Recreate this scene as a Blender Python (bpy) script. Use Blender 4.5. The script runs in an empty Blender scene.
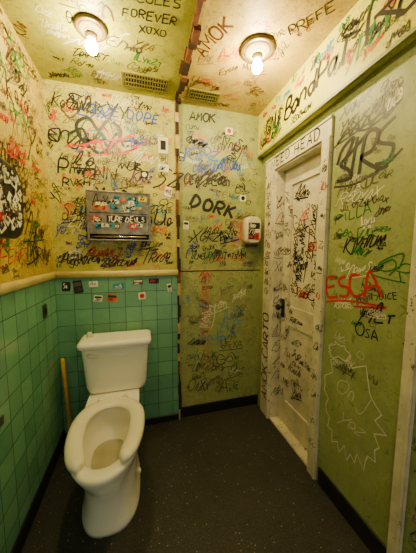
import bpy, bmesh, math, random
from mathutils import Vector, Matrix
rnd = random.Random(71)
SC = bpy.context.scene
COL = SC.collection

# ------------------------------------------------------------------ room dimensions (metres)
XL, XR, YB, YF, ZC = -0.54, 0.945, 1.786, -0.60, 2.339
XS = 0.263          # seam between tiled alcove and plain wall
ZCAP = 1.153
XSOF, ZSOF = 0.897, 2.042

# ------------------------------------------------------------------ materials
def s2l(c):
    return tuple(((x/255)/12.92 if x/255 <= .04045 else ((x/255+.055)/1.055)**2.4) for x in c)+(1,)
class NT:
    def __init__(s, name):
        s.m = bpy.data.materials.new(name); s.m.use_nodes = True
        s.t = s.m.node_tree; s.b = s.t.nodes['Principled BSDF']
    def n(s, typ, **k):
        x = s.t.nodes.new(typ)
        for a, v in k.items():
            if a in x.inputs.keys(): x.inputs[a].default_value = v
            else: setattr(x, a, v)
        return x
    def l(s, a, b): s.t.links.new(a, b)
    def math(s, op, a, b=None, clamp=False):
        x = s.t.nodes.new('ShaderNodeMath'); x.operation = op; x.use_clamp = clamp
        for i, v in enumerate((a, b)):
            if v is None: continue
            if isinstance(v, (int, float)): x.inputs[i].default_value = v
            else: s.l(v, x.inputs[i])
        return x.outputs[0]
    def mix(s, f, a, b):
        x = s.t.nodes.new('ShaderNodeMix'); x.data_type = 'RGBA'
        for i, v in ((0, f), (6, a), (7, b)):
            if isinstance(v, (int, float, tuple)): x.inputs[i].default_value = v
            else: s.l(v, x.inputs[i])
        return x.outputs[2]
    def noise(s, vec, scale, detail=3, rough=.5, dist=0.0):
        x = s.n('ShaderNodeTexNoise', Scale=scale, Detail=detail, Roughness=rough, Distortion=dist)
        s.l(vec, x.inputs['Vector']); return x.outputs['Fac']
    def ramp(s, f, lo, hi):
        x = s.t.nodes.new('ShaderNodeMapRange'); s.l(f, x.inputs[0])
        x.inputs[1].default_value = lo; x.inputs[2].default_value = hi
        return x.outputs[0]
    def pos(s, off=(0, 0, 0), scl=(1, 1, 1)):
        g = s.n('ShaderNodeNewGeometry'); v = s.n('ShaderNodeVectorMath', operation='MULTIPLY_ADD')
        s.l(g.outputs['Position'], v.inputs[0]); v.inputs[1].default_value = scl; v.inputs[2].default_value = off
        return v.outputs[0]

def simple(name, c, rough=.5, metal=0, var=.12, scale=8):
    t = NT(name); p = t.pos(); f = t.noise(p, scale, 4)
    a = s2l(c); b = tuple(x*(1-var*2) for x in a[:3])+(1,)
    t.l(t.mix(t.ramp(f, .35, .65), a, b), t.b.inputs['Base Color'])
    t.b.inputs['Roughness'].default_value = rough; t.b.inputs['Metallic'].default_value = metal
    return t.m
def chipped(name, c, chip, amt=.62):
    t = NT(name); p = t.pos()
    col = t.mix(t.ramp(t.noise(p, 7, 5, .65), .4, .7), s2l(c), tuple(x*.66 for x in s2l(c)[:3])+(1,))
    f = t.ramp(t.noise(p, 26, 7, .75), amt, amt+.02)
    col = t.mix(f, col, s2l(chip)); t.l(col, t.b.inputs['Base Color']); t.b.inputs['Roughness'].default_value = .5
    bp = t.n('ShaderNodeBump', Strength=.5, Distance=.002, invert=True); t.l(f, bp.inputs['Height']); t.l(bp.outputs[0], t.b.inputs['Normal'])
    return t.m

def painted(name, c1, c2, c3, off=(0, 0, 0), lines=1.0, rough=.5, grime=.5):
    """old paint with stains and a faint under-layer of worn pen lines"""
    t = NT(name); p = t.pos(off)
    col = t.mix(t.ramp(t.noise(p, 1.8, 4, .6), .35, .65), s2l(c1), s2l(c2))
    col = t.mix(t.ramp(t.noise(p, 7, 6, .7), .5, .75), col, s2l(c3))
    dk = tuple(x*.42 for x in s2l(c2)[:3])+(1,)
    col = t.mix(t.math('MULTIPLY', t.ramp(t.noise(p, 3.3, 8, .72), .50, .74), grime), col, dk)
    col = t.mix(t.math('MULTIPLY', t.ramp(t.noise(t.pos(off, (1, 1, .16)), 22, 4, .6), .55, .8), grime*.6), col, dk)
    col = t.mix(t.math('MULTIPLY', t.ramp(t.noise(p, 60, 3, .7), .56, .72), grime*.5), col, dk)
    cols = [(20, 20, 25), (60, 40, 25), (30, 70, 120), (150, 45, 40), (20, 22, 20)]
    for i, lc in enumerate(cols):
        v = t.n('ShaderNodeVectorMath', operation='ADD'); t.l(p, v.inputs[0]); v.inputs[1].default_value = (i*7.3, i*3.1, i*5.7)
        f = t.noise(v.outputs[0], 7.5+i*2.6, 2.5, .55, 1.6)
        d = t.math('ABSOLUTE', t.math('SUBTRACT', f, .5))
        line = t.math('SUBTRACT', 1, t.ramp(d, .0045, .010))
        mk = t.ramp(t.noise(v.outputs[0], 3.1, 1), .45, .58)
        a = t.math('MULTIPLY', t.math('MULTIPLY', line, mk), .55*lines)
        col = t.mix(a, col, s2l(lc))
    t.l(col, t.b.inputs['Base Color'])
    t.b.inputs['Roughness'].default_value = rough
    bp = t.n('ShaderNodeBump', Strength=.3, Distance=.004)
    t.l(t.noise(p, 30, 5), bp.inputs['Height']); t.l(bp.outputs[0], t.b.inputs['Normal'])
    return t.m

def tile(name, axis, off):
    t = NT(name); g = t.n('ShaderNodeNewGeometry'); sp = t.n('ShaderNodeSeparateXYZ'); t.l(g.outputs['Position'], sp.inputs[0])
    cb = t.n('ShaderNodeCombineXYZ')
    t.l(t.math('ADD', sp.outputs[axis], off), cb.inputs[0]); t.l(t.math('ADD', sp.outputs[2], -ZCAP+.022+1.08*2), cb.inputs[1])
    br = t.n('ShaderNodeTexBrick', offset=0.0, squash=1.0)
    for k, v in {'Scale': 1, 'Mortar Size': .0020, 'Mortar Smooth': .35, 'Bias': 0, 'Brick Width': .108, 'Row Height': .108}.items(): br.inputs[k].default_value = v
    br.inputs['Color1'].default_value = s2l((90, 146, 114)); br.inputs['Color2'].default_value = s2l((108, 164, 128))
    br.inputs['Mortar'].default_value = s2l((44, 74, 54)); t.l(cb.outputs[0], br.inputs['Vector'])
    col = t.mix(t.math('MULTIPLY', t.ramp(t.noise(g.outputs['Position'], 4, 7, .7), .48, .78), .5), br.outputs['Color'], s2l((62, 102, 74)))
    t.l(col, t.b.inputs['Base Color'])
    t.b.inputs['Roughness'].default_value = .20
    bp = t.n('ShaderNodeBump', Strength=.5, Distance=.003, invert=True)
    t.l(br.outputs['Fac'], bp.inputs['Height']); t.l(bp.outputs[0], t.b.inputs['Normal'])
    return t.m

def floor_mat():
    t = NT('floor_speckled'); p = t.pos()
    base = t.mix(t.ramp(t.noise(p, 2.2, 7, .7), .35, .7), s2l((34, 34, 34)), s2l((56, 56, 52)))
    base = t.mix(t.math('MULTIPLY', t.ramp(t.noise(p, 110, 4, .7), .47, .62), .7), base, s2l((18, 18, 19)))
    base = t.mix(t.math('MULTIPLY', t.ramp(t.noise(p, 170, 2, .7), .58, .68), .55), base, s2l((120, 116, 96)))
    v = t.n('ShaderNodeTexVoronoi', Scale=58); t.l(p, v.inputs['Vector'])
    dot = t.math('SUBTRACT', 1, t.ramp(v.outputs['Distance'], .12, .22))
    sel = t.n('ShaderNodeSeparateColor'); t.l(v.outputs['Color'], sel.inputs[0])
    dot = t.math('MULTIPLY', dot, t.math('GREATER_THAN', sel.outputs[0], .76))
    t.l(t.mix(t.math('MULTIPLY', dot, .7), base, s2l((165, 156, 124))), t.b.inputs['Base Color'])
    t.b.inputs['Roughness'].default_value = .55
    bp = t.n('ShaderNodeBump', Strength=.4, Distance=.003); t.l(t.noise(p, 120, 4), bp.inputs['Height']); t.l(bp.outputs[0], t.b.inputs['Normal'])
    return t.m

def emis(name, c, s):
    t = NT(name); t.b.inputs['Base Color'].default_value = (1, 1, 1, 1)
    t.b.inputs['Emission Color'].default_value = c; t.b.inputs['Emission Strength'].default_value = s
    return t.m

INK = {k: simple('ink_'+k, c, .45, 0, .1) for k, c in dict(
    black=(14, 13, 15), grey=(84, 78, 60), blue=(22, 70, 175), cyan=(30, 140, 175), red=(200, 28, 24), green=(20, 120, 45),
    white=(232, 228, 206), purple=(96, 34, 110), yellow=(235, 205, 40), orange=(215, 100, 30), brown=(92, 50, 26), pink=(205, 34, 66)).items()}
M_w1 = painted('paint_alcove', (190, 184, 82), (168, 164, 66), (206, 196, 102), (0, 0, 0), 1.3)
M_w2 = painted('paint_olive', (154, 162, 92), (138, 148, 82), (168, 172, 104), (3, 0, 1), .9, .5, .42)
M_left = painted('paint_gold', (194, 172, 50), (168, 148, 40), (204, 186, 72), (5, 2, 0), 1.4)
M_right = painted('paint_sage', (150, 162, 98), (136, 148, 86), (162, 170, 108), (9, 0, 0), .6, .5, .38)
M_sof = painted('paint_yellow', (220, 214, 40), (196, 194, 42), (218, 210, 80), (0, 9, 0), .8, .5, .28)
M_cl = painted('ceiling_green', (168, 168, 54), (146, 148, 44), (184, 178, 66), (2, 9, 0), .8, .5, .5)
M_cr = painted('ceiling_beige', (202, 176, 82), (180, 152, 64), (212, 190, 102), (7, 9, 3), .8, .5, .45)
M_tb = tile('tile_back', 0, 5.4+.54); M_tl = tile('tile_left', 1, 5.4-YB+.0)
M_cap = simple('cap_cream', (232, 214, 136), .3)
M_trim = chipped('trim_paint', (222, 214, 184), (88, 68, 40), .605)
M_door = chipped('door_paint', (218, 210, 182), (112, 90, 56), .62)
M_black = simple('black_cove', (22, 21, 20), .4)
M_brown = simple('brown_lath', (56, 30, 14), .85, 0, .35, 30)
M_rust = simple('rusty_edge', (120, 66, 26), .85, 0, .3, 40)
M_plaster = simple('torn_plaster', (190, 166, 104), .8, 0, .2, 30)
M_floor = floor_mat()
M_porc = simple('porcelain', (250, 246, 230), .1, 0, .01, 3)
M_seat = simple('seat_plastic', (244, 237, 212), .22, 0, .03, 5)
M_water = simple('bowl_water', (178, 174, 148), .03)
M_lampr = simple('lamp_ring', (110, 92, 56), .35, .5, .2, 20)
M_lampb = simple('lamp_porcelain', (180, 166, 126), .3)
M_chrome = simple('chrome', (200, 198, 190), .15, 1, .05)
M_steel = simple('brushed_steel', (160, 154, 136), .32, .75, .25, 25)
M_blackp = simple('black_plastic', (24, 24, 24), .35)
M_whitep = simple('white_plastic', (222, 214, 188), .35)
M_wood = simple('yellow_wood', (225, 170, 36), .5, 0, .12, 20)
M_rubber = simple('rubber', (50, 26, 20), .6)
M_vent = simple('vent_paint', (120, 112, 46), .5)
M_dark = simple('dark_void', (14, 13, 11), .9)
M_bulb = emis('bulb_glow', (1.0, .79, .35, 1), 980)

# ------------------------------------------------------------------ mesh builder
class MB:
    def __init__(s): s.v = []; s.f = []; s.mi = []; s.mats = []; s.sm = []
    def m(s, mat):
        if mat not in s.mats: s.mats.append(mat)
        return s.mats.index(mat)
    def face(s, pts, mat, smooth=False):
        i = len(s.v); s.v += [tuple(p) for p in pts]; s.f.append(tuple(range(i, i+len(pts)))); s.mi.append(s.m(mat)); s.sm.append(smooth)
    def box(s, a, b, mat):
        x0, y0, z0 = a; x1, y1, z1 = b; i = len(s.v)
        s.v += [(x0, y0, z0), (x1, y0, z0), (x1, y1, z0), (x0, y1, z0), (x0, y0, z1), (x1, y0, z1), (x1, y1, z1), (x0, y1, z1)]
        for f in ((0, 3, 2, 1), (4, 5, 6, 7), (0, 1, 5, 4), (1, 2, 6, 5), (2, 3, 7, 6), (3, 0, 4, 7)):
            s.f.append(tuple(i+k for k in f)); s.mi.append(s.m(mat)); s.sm.append(False)
    def loft(s, rings, mat, cap0=True, cap1=True, smooth=True, closed=True):
        i = len(s.v); n = len(rings[0])
        for r in rings: s.v += [tuple(p) for p in r]
        for a in range(len(rings)-1):
            for k in range(n if closed else n-1):
                k2 = (k+1) % n
                s.f.append((i+a*n+k, i+a*n+k2, i+(a+1)*n+k2, i+(a+1)*n+k)); s.mi.append(s.m(mat)); s.sm.append(smooth)
        if cap0: s.f.append(tuple(i+k for k in range(n))[::-1]); s.mi.append(s.m(mat)); s.sm.append(False)
        if cap1: s.f.append(tuple(i+(len(rings)-1)*n+k for k in range(n))); s.mi.append(s.m(mat)); s.sm.append(False)
    def lathe(s, prof, c, mat, axis='z', n=32, cap0=True, cap1=True, smooth=True):
        rings = []
        for r, h in prof:
            ring = []
            for k in range(n):
                a = 2*math.pi*k/n; u, w = r*math.cos(a), r*math.sin(a)
                o = {'z': (u, w, h), 'x': (h, u, w), 'y': (w, h, u)}[axis]
                ring.append((c[0]+o[0], c[1]+o[1], c[2]+o[2]))
            rings.append(ring)
        s.loft(rings, mat, cap0, cap1, smooth)
    def build(s, name, parent=None, bevel=0, seg=2, origin=None, fix=False, sub=0):
        me = bpy.data.meshes.new(name)
        o = Vector(origin) if origin is not None else Vector((0, 0, 0))
        me.from_pydata([tuple(Vector(p)-o) for p in s.v], [], s.f)
        for m in s.mats: me.materials.append(m)
        for p, mi, sm in zip(me.polygons, s.mi, s.sm): p.material_index = mi; p.use_smooth = sm
        if fix:
            bm = bmesh.new(); bm.from_mesh(me); bmesh.ops.remove_doubles(bm, verts=bm.verts, dist=1e-6)
            bmesh.ops.recalc_face_normals(bm, faces=bm.faces); bm.to_mesh(me); bm.free()
        ob = bpy.data.objects.new(name, me); COL.objects.link(ob); ob.location = o
        if parent is not None:
            ob.parent = parent; ob.location = o-parent.location
        if bevel:
            b = ob.modifiers.new('bevel', 'BEVEL'); b.width = bevel; b.segments = seg; b.limit_method = 'ANGLE'; b.angle_limit = math.radians(35)
            for p in me.polygons: p.use_smooth = True
            w = ob.modifiers.new('wn', 'WEIGHTED_NORMAL'); w.keep_sharp = True
        return ob

def thing(ob, label, cat, group=None):
    ob['label'] = label; ob['category'] = cat
    if group: ob['group'] = group
    return ob
def struct(ob, label=None):
    ob['kind'] = 'structure'
    if label: ob['label'] = label
    return ob
def empty(name, loc, label, cat, group=None):
    e = bpy.data.objects.new(name, None); COL.objects.link(e); e.location = loc; e.empty_display_size = .05
    return thing(e, label, cat, group)

# ------------------------------------------------------------------ pen strokes on surfaces
class Plane:
    def __init__(s, mb, O, S, T):
        s.mb = mb; s.O = Vector(O); s.S = Vector(S); s.T = Vector(T); s.N = s.S.cross(s.T)
        s.k = 0; s.used = []
    def ribbon(s, pts, w, mat):
        pts = [Vector(p) for p in pts]; q = [pts[0]]
        for p in pts[1:]:
            if (p-q[-1]).length > 1e-4: q.append(p)
        if len(q) < 2: return
        s.k += 1; off = .0006+(s.k % 40)*.00003
        L, R = [], []
        for i, p in enumerate(q):
            a = (q[i]-q[i-1]).normalized() if i > 0 else None
            b = (q[i+1]-q[i]).normalized() if i < len(q)-1 else None
            if a is None: t = b; m = 1
            elif b is None: t = a; m = 1
            else:
                t = a+b
                if t.length < .3: t = b; m = 1
                else:
                    t.normalize(); m = min(1.5, 1/max(.5, t.dot(b)))
            n = Vector((-t.y, t.x))*w*.5*m
            for c, arr in ((p+n, L), (p-n, R)):
                arr.append(tuple(s.O+s.S*c.x+s.T*c.y+s.N*off))
        s.mb.loft([R, L], mat, False, False, False, closed=False)
    def patch(s, x0, y0, x1, y1, mat, off=.0004, rot=0):
        cx, cy = (x0+x1)/2, (y0+y1)/2; c, sn = math.cos(math.radians(rot)), math.sin(math.radians(rot))
        s.mb.face([tuple(s.O+s.S*(cx+(a-cx)*c-(b-cy)*sn)+s.T*(cy+(a-cx)*sn+(b-cy)*c)+s.N*off) for a, b in ((x0, y0), (x1, y0), (x1, y1), (x0, y1))], mat)

def smooth(pts, n=6):
    out = []; P = [pts[0]]+list(pts)+[pts[-1]]
    for i in range(1, len(P)-2):
        p0, p1, p2, p3 = P[i-1:i+3]
        for k in range(n):
            t = k/n
            out.append(tuple(.5*((2*p1[j])+(-p0[j]+p2[j])*t+(2*p0[j]-5*p1[j]+4*p2[j]-p3[j])*t*t+(-p0[j]+3*p1[j]-3*p2[j]+p3[j])*t**3) for j in (0, 1)))
    out.append(tuple(pts[-1])); return out

def P(sx): return [[(float(a.split(',')[0]), float(a.split(',')[1])) for a in st.split()] for st in sx.split('|')]
FONT = {k: P(v) for k, v in {
 'A': '0,0 2,6 4,0|.8,2.2 3.3,2.2', 'B': '0,0 0,6 2.8,6 3.6,4.7 2.8,3.3 0,3.1|2.8,3.3 4,1.7 3,0 0,0', 'C': '4,5 2.6,6 1,5.6 0,3.5 .4,1 2,0 4,.8',
 'D': '0,0 0,6 2.4,5.7 4,3.8 3.8,1.6 2.2,.1 0,0', 'E': '4,6 0,6 0,0 4,0|0,3.1 3.2,3.1', 'F': '4,6 0,6 0,0|0,3.1 3.1,3.1',
 'G': '4,5 2.6,6 1,5.6 0,3.5 .4,1 2,0 3.8,.8 4,2.6 2.4,2.6', 'H': '0,0 0,6|4,0 4,6|0,3 4,3', 'I': '2,0 2,6', 'J': '3.6,6 3.4,1.2 2,0 .4,1',
 'K': '0,0 0,6|4,6 0,2.8|1,3.5 4.2,0', 'L': '0,6 0,0 3.8,0', 'M': '0,0 .4,6 2,2.4 3.8,6 4.2,0', 'N': '0,0 0,6 4,0 4,6',
 'O': '2,6 .5,5.2 0,3 .6,.8 2,0 3.5,.8 4,3 3.5,5.2 2,6', 'P': '0,0 0,6 2.8,6 4,4.8 3.2,3 0,2.8', 'Q': '2,6 .5,5.2 0,3 .6,.8 2,0 3.5,.8 4,3 3.5,5.2 2,6|2.6,1.6 4.4,-.6',
 'R': '0,0 0,6 2.8,6 4,4.8 3.2,3 0,2.8|1.4,2.8 4,0', 'S': '4,5.2 2.4,6 .5,5.3 .6,3.7 3.4,2.6 3.8,1 2,0 0,.8', 'T': '0,6 4.2,6|2.1,6 2,0',
 'U': '0,6 .2,1.2 1.6,0 3.4,.6 4,2 4,6', 'V': '0,6 2,0 4,6', 'W': '0,6 .9,0 2.1,4 3.3,0 4.4,6', 'X': '0,0 4,6|0,6 4,0', 'Y': '0,6 2,3 4,6|2,3 2,0', 'Z': '0,6 4,6 0,0 4,0',
 '0': '2,6 0,3 2,0 4,3 2,6', '2': '0,4.8 1.6,6 3.6,5 3,3 0,0 4,0', '4': '3,0 3,6 0,2 4,2', ':': '2,1 2,1.6|2,4 2,4.6',
 'a': '3.6,3.4 1.6,3.8 .2,2 1.4,0 3.4,1.6 3.6,3.4 3.8,.2', 'n': '0,0 .2,3.8|.2,2.8 2,3.9 3.4,2.8 3.6,0', 'd': '3.4,3 1.4,3.6 .2,1.8 1.6,0 3.4,1.4 3.5,6.4|3.5,3 3.8,0', 'l': '1.6,6.4 1.4,1 2.4,0'}.items()}
def text(pl, s, x, y, h, ink='black', w=None, rot=0, slant=None, sp=1.0, jit=.22, curve=None):
    w = w or h*.1; k = h/6; c, sn = math.cos(math.radians(rot)), math.sin(math.radians(rot)); cx = 0
    slant = rnd.uniform(.05, .2) if slant is None else slant
    for ch in s:
        dy = rnd.uniform(-.5, .5); ks = rnd.uniform(.9, 1.1)
        cv = rnd.random() < .5 if curve is None else curve
        if ch in 'CDOGSPRBadn': cv = True
        if ch in 'AEFKLMNTHIVX': cv = False
        for st in FONT.get(ch, []):
            pts = [(cx+px*ks*min(1, sp+.1)+py*slant+rnd.gauss(0, jit), py*ks+dy+rnd.gauss(0, jit)) for px, py in st]
            if cv and len(pts) > 2: pts = smooth(pts, 4)
            pts = [(x+k*(a*c-b*sn), y+k*(a*sn+b*c)) for a, b in pts]
            pl.ribbon(pts, w*rnd.uniform(.85, 1.15), INK[ink])
        cx += (3.4 if ch in 'I: ' else 5.4)*sp
SHAPES = [P(v) for v in (
 '0,3 1.6,0 3.4,2.5 2,5.6 .4,4 2,2 4,3', '0,0 1.6,5.8 2.6,6.4 2.4,4 1.4,.6 3.8,.4', '0,5 .3,.6 2,0 3.4,1.4 3.8,5|3.8,5 4,0', '3.8,5.4 1.8,6.3 .6,5 2.8,2.8 2.6,.5 .2,.3',
 '0,0 .2,5 2,6 3.6,4 3.8,0', '0,6 3.8,5.8 .2,.4 4.2,.2', '.3,6.2 .2,-.4|3.8,5.8 .4,2.8 4.2,-.4', '0,6 2,2.4 4,6.2|2,2.4 .8,-2',
 '0,5.8 4.4,6.2|2.2,6 1.9,-.2', '2.1,6 .2,4.4 .2,1.6 2,0 3.9,1.8 3.8,4.6 1.9,6.1', '0,0 1.9,6.4 3.9,0|.6,2 3.6,2.4', '0,0 .3,6 3.4,5.6 3.2,3.2 .4,3|1.2,3 4.2,-.2',
 '0,0 .4,5.8 2,1.4 3.6,5.9 4.2,0', '.2,5.6 .2,.2 4,0|.2,3 3,3.3|.2,5.7 4,6', '0,3 2,5 4,3 2,1 0,3 3,7 5,3', '0,0 4,6|0,6 4.4,-.4', '3.9,4.6 2,6.2 .1,3 1.8,.1 4,1.4 3.8,3 2,3',
 '0,2 1,4 2,1 3,4.4 4,1.6', '3.6,6 3.8,-1.4 1.8,-2 1,-.6')]
def tag(pl, x, y, wd, h, ink='black', w=.005, n=None, rot=0, j=None):
    """pen tag built from loose letter-like shapes"""
    k = h/6; c, sn = math.cos(math.radians(rot)), math.sin(math.radians(rot)); sl = rnd.uniform(-.1, .7); sq = rnd.uniform(.6, 1.3)
    num = max(2, int(round(wd/(k*5*sq)))); joined = rnd.random() < .42 if j is None else j; cx = 0; allp = []; drift = rnd.uniform(-.3, .4)
    def T(pts): return [(x+k*(a*c-b*sn), y+k*(a*sn+b*c)) for a, b in pts]
    for i in range(num):
        ks = rnd.uniform(.6, 1.25) if i else rnd.uniform(1, 1.6); sh = rnd.choice(SHAPES); dy = rnd.uniform(-.6, .6)+drift*i
        for st in sh:
            pts = [(cx+(px*ks)*sq+py*ks*sl+rnd.gauss(0, .3), py*ks+dy+rnd.gauss(0, .3)) for px, py in st]
            if joined: allp += pts
            else:
                if len(pts) > 2: pts = smooth(pts, 4)
                pl.ribbon(T(pts), w*rnd.uniform(.85, 1.15), INK[ink])
        cx += 4.7*ks*sq
    if joined: pl.ribbon(T(smooth(allp, 4)), w, INK[ink])
    r = rnd.random()
    if r < .16: pl.ribbon(T(smooth([(-1, -1.4), (cx*.5, -2+rnd.random()), (cx+1, -.8)], 5)), w, INK[ink])
    elif r < .24: pl.ribbon(T(smooth([(cx, 1), (cx+3, 3), (cx+2, -2), (cx*.4, -3), (-1.5, -1.8)], 5)), w, INK[ink])
def draw(pl, pts, x, y, w, h, ink, th, rot=0):
    c, sn = math.cos(math.radians(rot)), math.sin(math.radians(rot))
    for st in pts.split('|'):
        q = [tuple(float(v) for v in a.split(',')) for a in st.split()]
        q = smooth(q, 6) if len(q) > 2 else q
        pl.ribbon([(x+a*w*c-b*h*sn, y+a*w*sn+b*h*c) for a, b in q], th, INK[ink])
def blob(pl, x, y, r, ink, w=.005, n=9):
    pts = [(x+r*rnd.uniform(.6, 1.15)*math.cos(i*2*math.pi/n*1.0), y+r*rnd.uniform(.5, 1.1)*math.sin(i*2*math.pi/n)) for i in range(n+2)]
    pl.ribbon(smooth(pts, 5), w, INK[ink])
PAL = ['black']*9+['grey']*3+['blue', 'blue', 'cyan', 'red', 'red', 'green', 'brown', 'purple', 'white', 'orange']
def fill(pl, x0, y0, x1, y1, n, hs=(.02, .06), ws=(.002, .005), pal=PAL, rots=(-18, 22)):
    for i in range(n):
        h = hs[0]+(hs[1]-hs[0])*rnd.random()**1.8; wd = min(h*rnd.uniform(1.6, 4.6), x1-x0)
        best = None
        for _ in range(9):
            x = rnd.uniform(x0, max(x0+.001, x1-wd)); y = rnd.uniform(y0, y1-h*1.1)
            d = min([((x+wd/2-a)**2+(2.0*(y-b))**2) for a, b in pl.used] or [9])
            if best is None or d > best[0]: best = (d, x, y)
        _, x, y = best; pl.used.append((x+wd/2, y))
        if rnd.random() < .06: blob(pl, x+h*.6, y+h*.5, min(h*.6, x1-x), rnd.choice(pal), rnd.uniform(*ws), rnd.randint(5, 9))
        else:
            r = rnd.uniform(*rots) if rnd.random() < .85 else rnd.choice((-75, 80, 60))
            if abs(r) > 40: wd = min(wd, max(.03, y1-y-h))
            if y+wd*math.sin(math.radians(r)) > y1-h*.7 or y+wd*math.sin(math.radians(r)) < y0: r *= .15
            ww = rnd.uniform(*ws)*(.6+.8*h/hs[1]); ck = rnd.choice(pal)
            tag(pl, x, y+h*.2, wd*.8, h*.8, ck, ww, rot=r)
            if rnd.random() < .12 and y > y0+.03: tag(pl, x+.01, y-h*.5, wd*.5, h*.35, ck, ww*.7, rot=r)

# ------------------------------------------------------------------ floor & ceiling
mb = MB(); mb.box((XL-.1, YF-.1, -.06), (XR+.2, YB+.1, 0), M_floor); struct(mb.build('floor'), 'dark speckled floor')
mb = MB(); mb.box((XL-.1, YF-.1, ZC), (XS+.01, YB+.1, ZC+.05), M_cl); mb.box((XS+.01, YF-.1, ZC), (XR+.2, YB+.1, ZC+.05), M_cr)
pl = Plane(mb, (0, 0, ZC), (1, 0, 0), (0, -1, 0))     # t = -y
text(pl, 'NICOLES', -.05, -1.165, .042, 'black', .005, 7, jit=.2)
text(pl, 'FOREVER', -.05, -1.235, .038, 'black', .005, 4, jit=.16, slant=.2)
text(pl, 'XOXO', .02, -1.30, .036, 'black', .005, 5, jit=.2)
pl.used += [(a, b) for a in (-.02, .06, .14) for b in (-1.14, -1.17, -1.2, -1.23, -1.27, -1.31)]
fill(pl, XL+.02, -1.76, XS-.03, -.7, 52, (.025, .08), (.0025, .006), ['black', 'black', 'grey', 'brown', 'green', 'white'])
text(pl, 'AMOK', .35, -1.36, .068, 'brown', .010, 66, jit=.2)
text(pl, 'PREFE', .72, -1.12, .045, 'black', .006, 55, jit=.15)
pl.used += [(a, b) for a in (.36, .40, .44) for b in (-1.35, -1.28, -1.2, -1.12)]
fill(pl, XS+.05, -1.76, XSOF-.04, -.7, 40, (.025, .06), (.002, .004), ['brown', 'brown', 'grey', 'red', 'black', 'orange'], (-50, 60))
struct(mb.build('ceiling'), 'graffitied ceiling, green one side and beige the other')

# ------------------------------------------------------------------ back wall
mb = MB(); y1, y2 = YB-.012, YB+.008
mb.box((XL-.1, y1, 0), (XS, YB+.1, ZCAP), M_tb); mb.box((XL-.1, y1+.004, ZCAP), (XS, YB+.1, ZC), M_w1)
mb.box((XS, y2, 0), (XR+.2, YB+.1, ZC), M_w2)
p1 = Plane(mb, (0, y1+.004, 0), (1, 0, 0), (0, 0, 1)); p2 = Plane(mb, (0, y2, 0), (1, 0, 0), (0, 0, 1)); pt = Plane(mb, (0, y1, 0), (1, 0, 0), (0, 0, 1))
p1.used += [(-.3+.1*a, 2.0+.05*b) for a in range(3) for b in range(3)]+[(-.15, 2.2), (-.05, 2.2)]
fill(p1, XL+.01, 1.19, XS-.01, 2.32, 150, (.018, .065), (.0018, .0045))
fill(p1, XL+.01, 1.19, XS-.01, 2.32, 11, (.05, .09), (.006, .009), ['black', 'black', 'black', 'brown', 'blue', 'black'])
text(p1, 'PMANN', -.49, 1.80, .08, 'black', .011, -4)
text(p1, 'DZE DOPE', -.26, 2.185, .06, 'blue', .009, -2)
text(p1, '42', -.09, 2.10, .055, 'cyan', .008)
text(p1, 'RVKHT', -.46, 1.72, .045, 'black', .007, 3)
for i, c_ in enumerate(('green', 'cyan', 'orange')): blob(p1, -.25+.03*i-.05, 2.03+rnd.uniform(-.03, .03), .075+.01*(i % 2), c_, .009, 7)
HEART = '.5,0 .12,.42 .05,.8 .3,1 .5,.7 .72,1 .98,.78 .88,.4 .5,0'
draw(p1, HEART, -.38, 1.93, .28, .22, 'black', .020)
draw(p1, '0,.5 .2,1 .3,.2 .45,.9 .55,.1 .7,1 .8,.2 1,.6 .7,.5 .2,.3', -.42, 1.98, .42, .10, 'black', .015)
draw(p1, '0,0 .3,.9 .45,.1 .6,1 .7,.2 1,.7', -.36, 1.94, .36, .09, 'red', .012)
p1.ribbon([(-.42, 1.96), (-.02, 2.07)], .010, INK['red']); p1.ribbon([(-.40, 1.91), (-.05, 1.96)], .009, INK['orange']); draw(p1, '0,.2 .5,1 .4,0 1,.7', -.12, 2.00, .2, .09, 'red', .009)
for a, b, w_, h_, c_, t_, r_ in ((-.50, 1.22, .24, .05, 'black', .007, 4), (-.25, 1.21, .26, .05, 'black', .008, -3), (-.34, 1.28, .2, .045, 'red', .009, 0), (.0, 1.22, .2, .07, 'black', .007, 8),
      (-.48, 1.50, .13, .06, 'black', .006, 15), (-.5, 2.2, .22, .06, 'black', .007, -8), (.08, 1.74, .11, .08, 'black', .010, 6), (-.05, 1.78, .13, .05, 'purple', .007, 0), (.10, 1.5, .11, .08, 'black', .008, -8)):
    tag(p1, a, b, w_, h_, c_, t_, rot=r_, j=False)
p2.used += [(.5, 1.66), (.45, 1.64), (.6, 1.62), (.5, 1.60), (.4, 1.68), (.64, 1.58)]*2
fill(p2, XS+.04, 1.19, XR-.02, 2.20, 96, (.018, .055), (.002, .004))
fill(p2, XS+.04, 1.74, XR-.04, 2.20, 6, (.05, .08), (.006, .009), ['black', 'black', 'blue', 'cyan'])
text(p2, 'AMOK', .36, 2.235, .055, 'black', .011, 2, jit=.15)
text(p2, 'DORK', .36, 1.640, .088, 'black', .020, -14, sp=1.14, jit=.22, slant=.22)
for a, b, w_, h_, c_, t_, r_ in ((.32, 1.96, .26, .08, 'blue', .010, 0), (.38, 1.88, .28, .06, 'blue', .009, 5), (.47, 1.80, .24, .07, 'black', .010, 3), (.62, 1.86, .2, .10, 'cyan', .006, 20),
      (.31, 1.79, .12, .06, 'black', .010, 10), (.56, 2.08, .26, .07, 'black', .008, -4), (.66, 1.46, .14, .05, 'red', .007, 8), (.35, 1.38, .24, .06, 'black', .007, 0), (.60, 1.38, .16, .06, 'black', .007, 12), (.33, 1.25, .5, .05, 'black', .006, 1)):
    tag(p2, a, b, w_, h_, c_, t_, rot=r_, j=False)
fill(p2, XS+.04, .14, XR-.05, 1.12, 44, (.025, .075), (.0018, .0035), ['grey', 'grey', 'black', 'black', 'green', 'cyan', 'white'])
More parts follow.
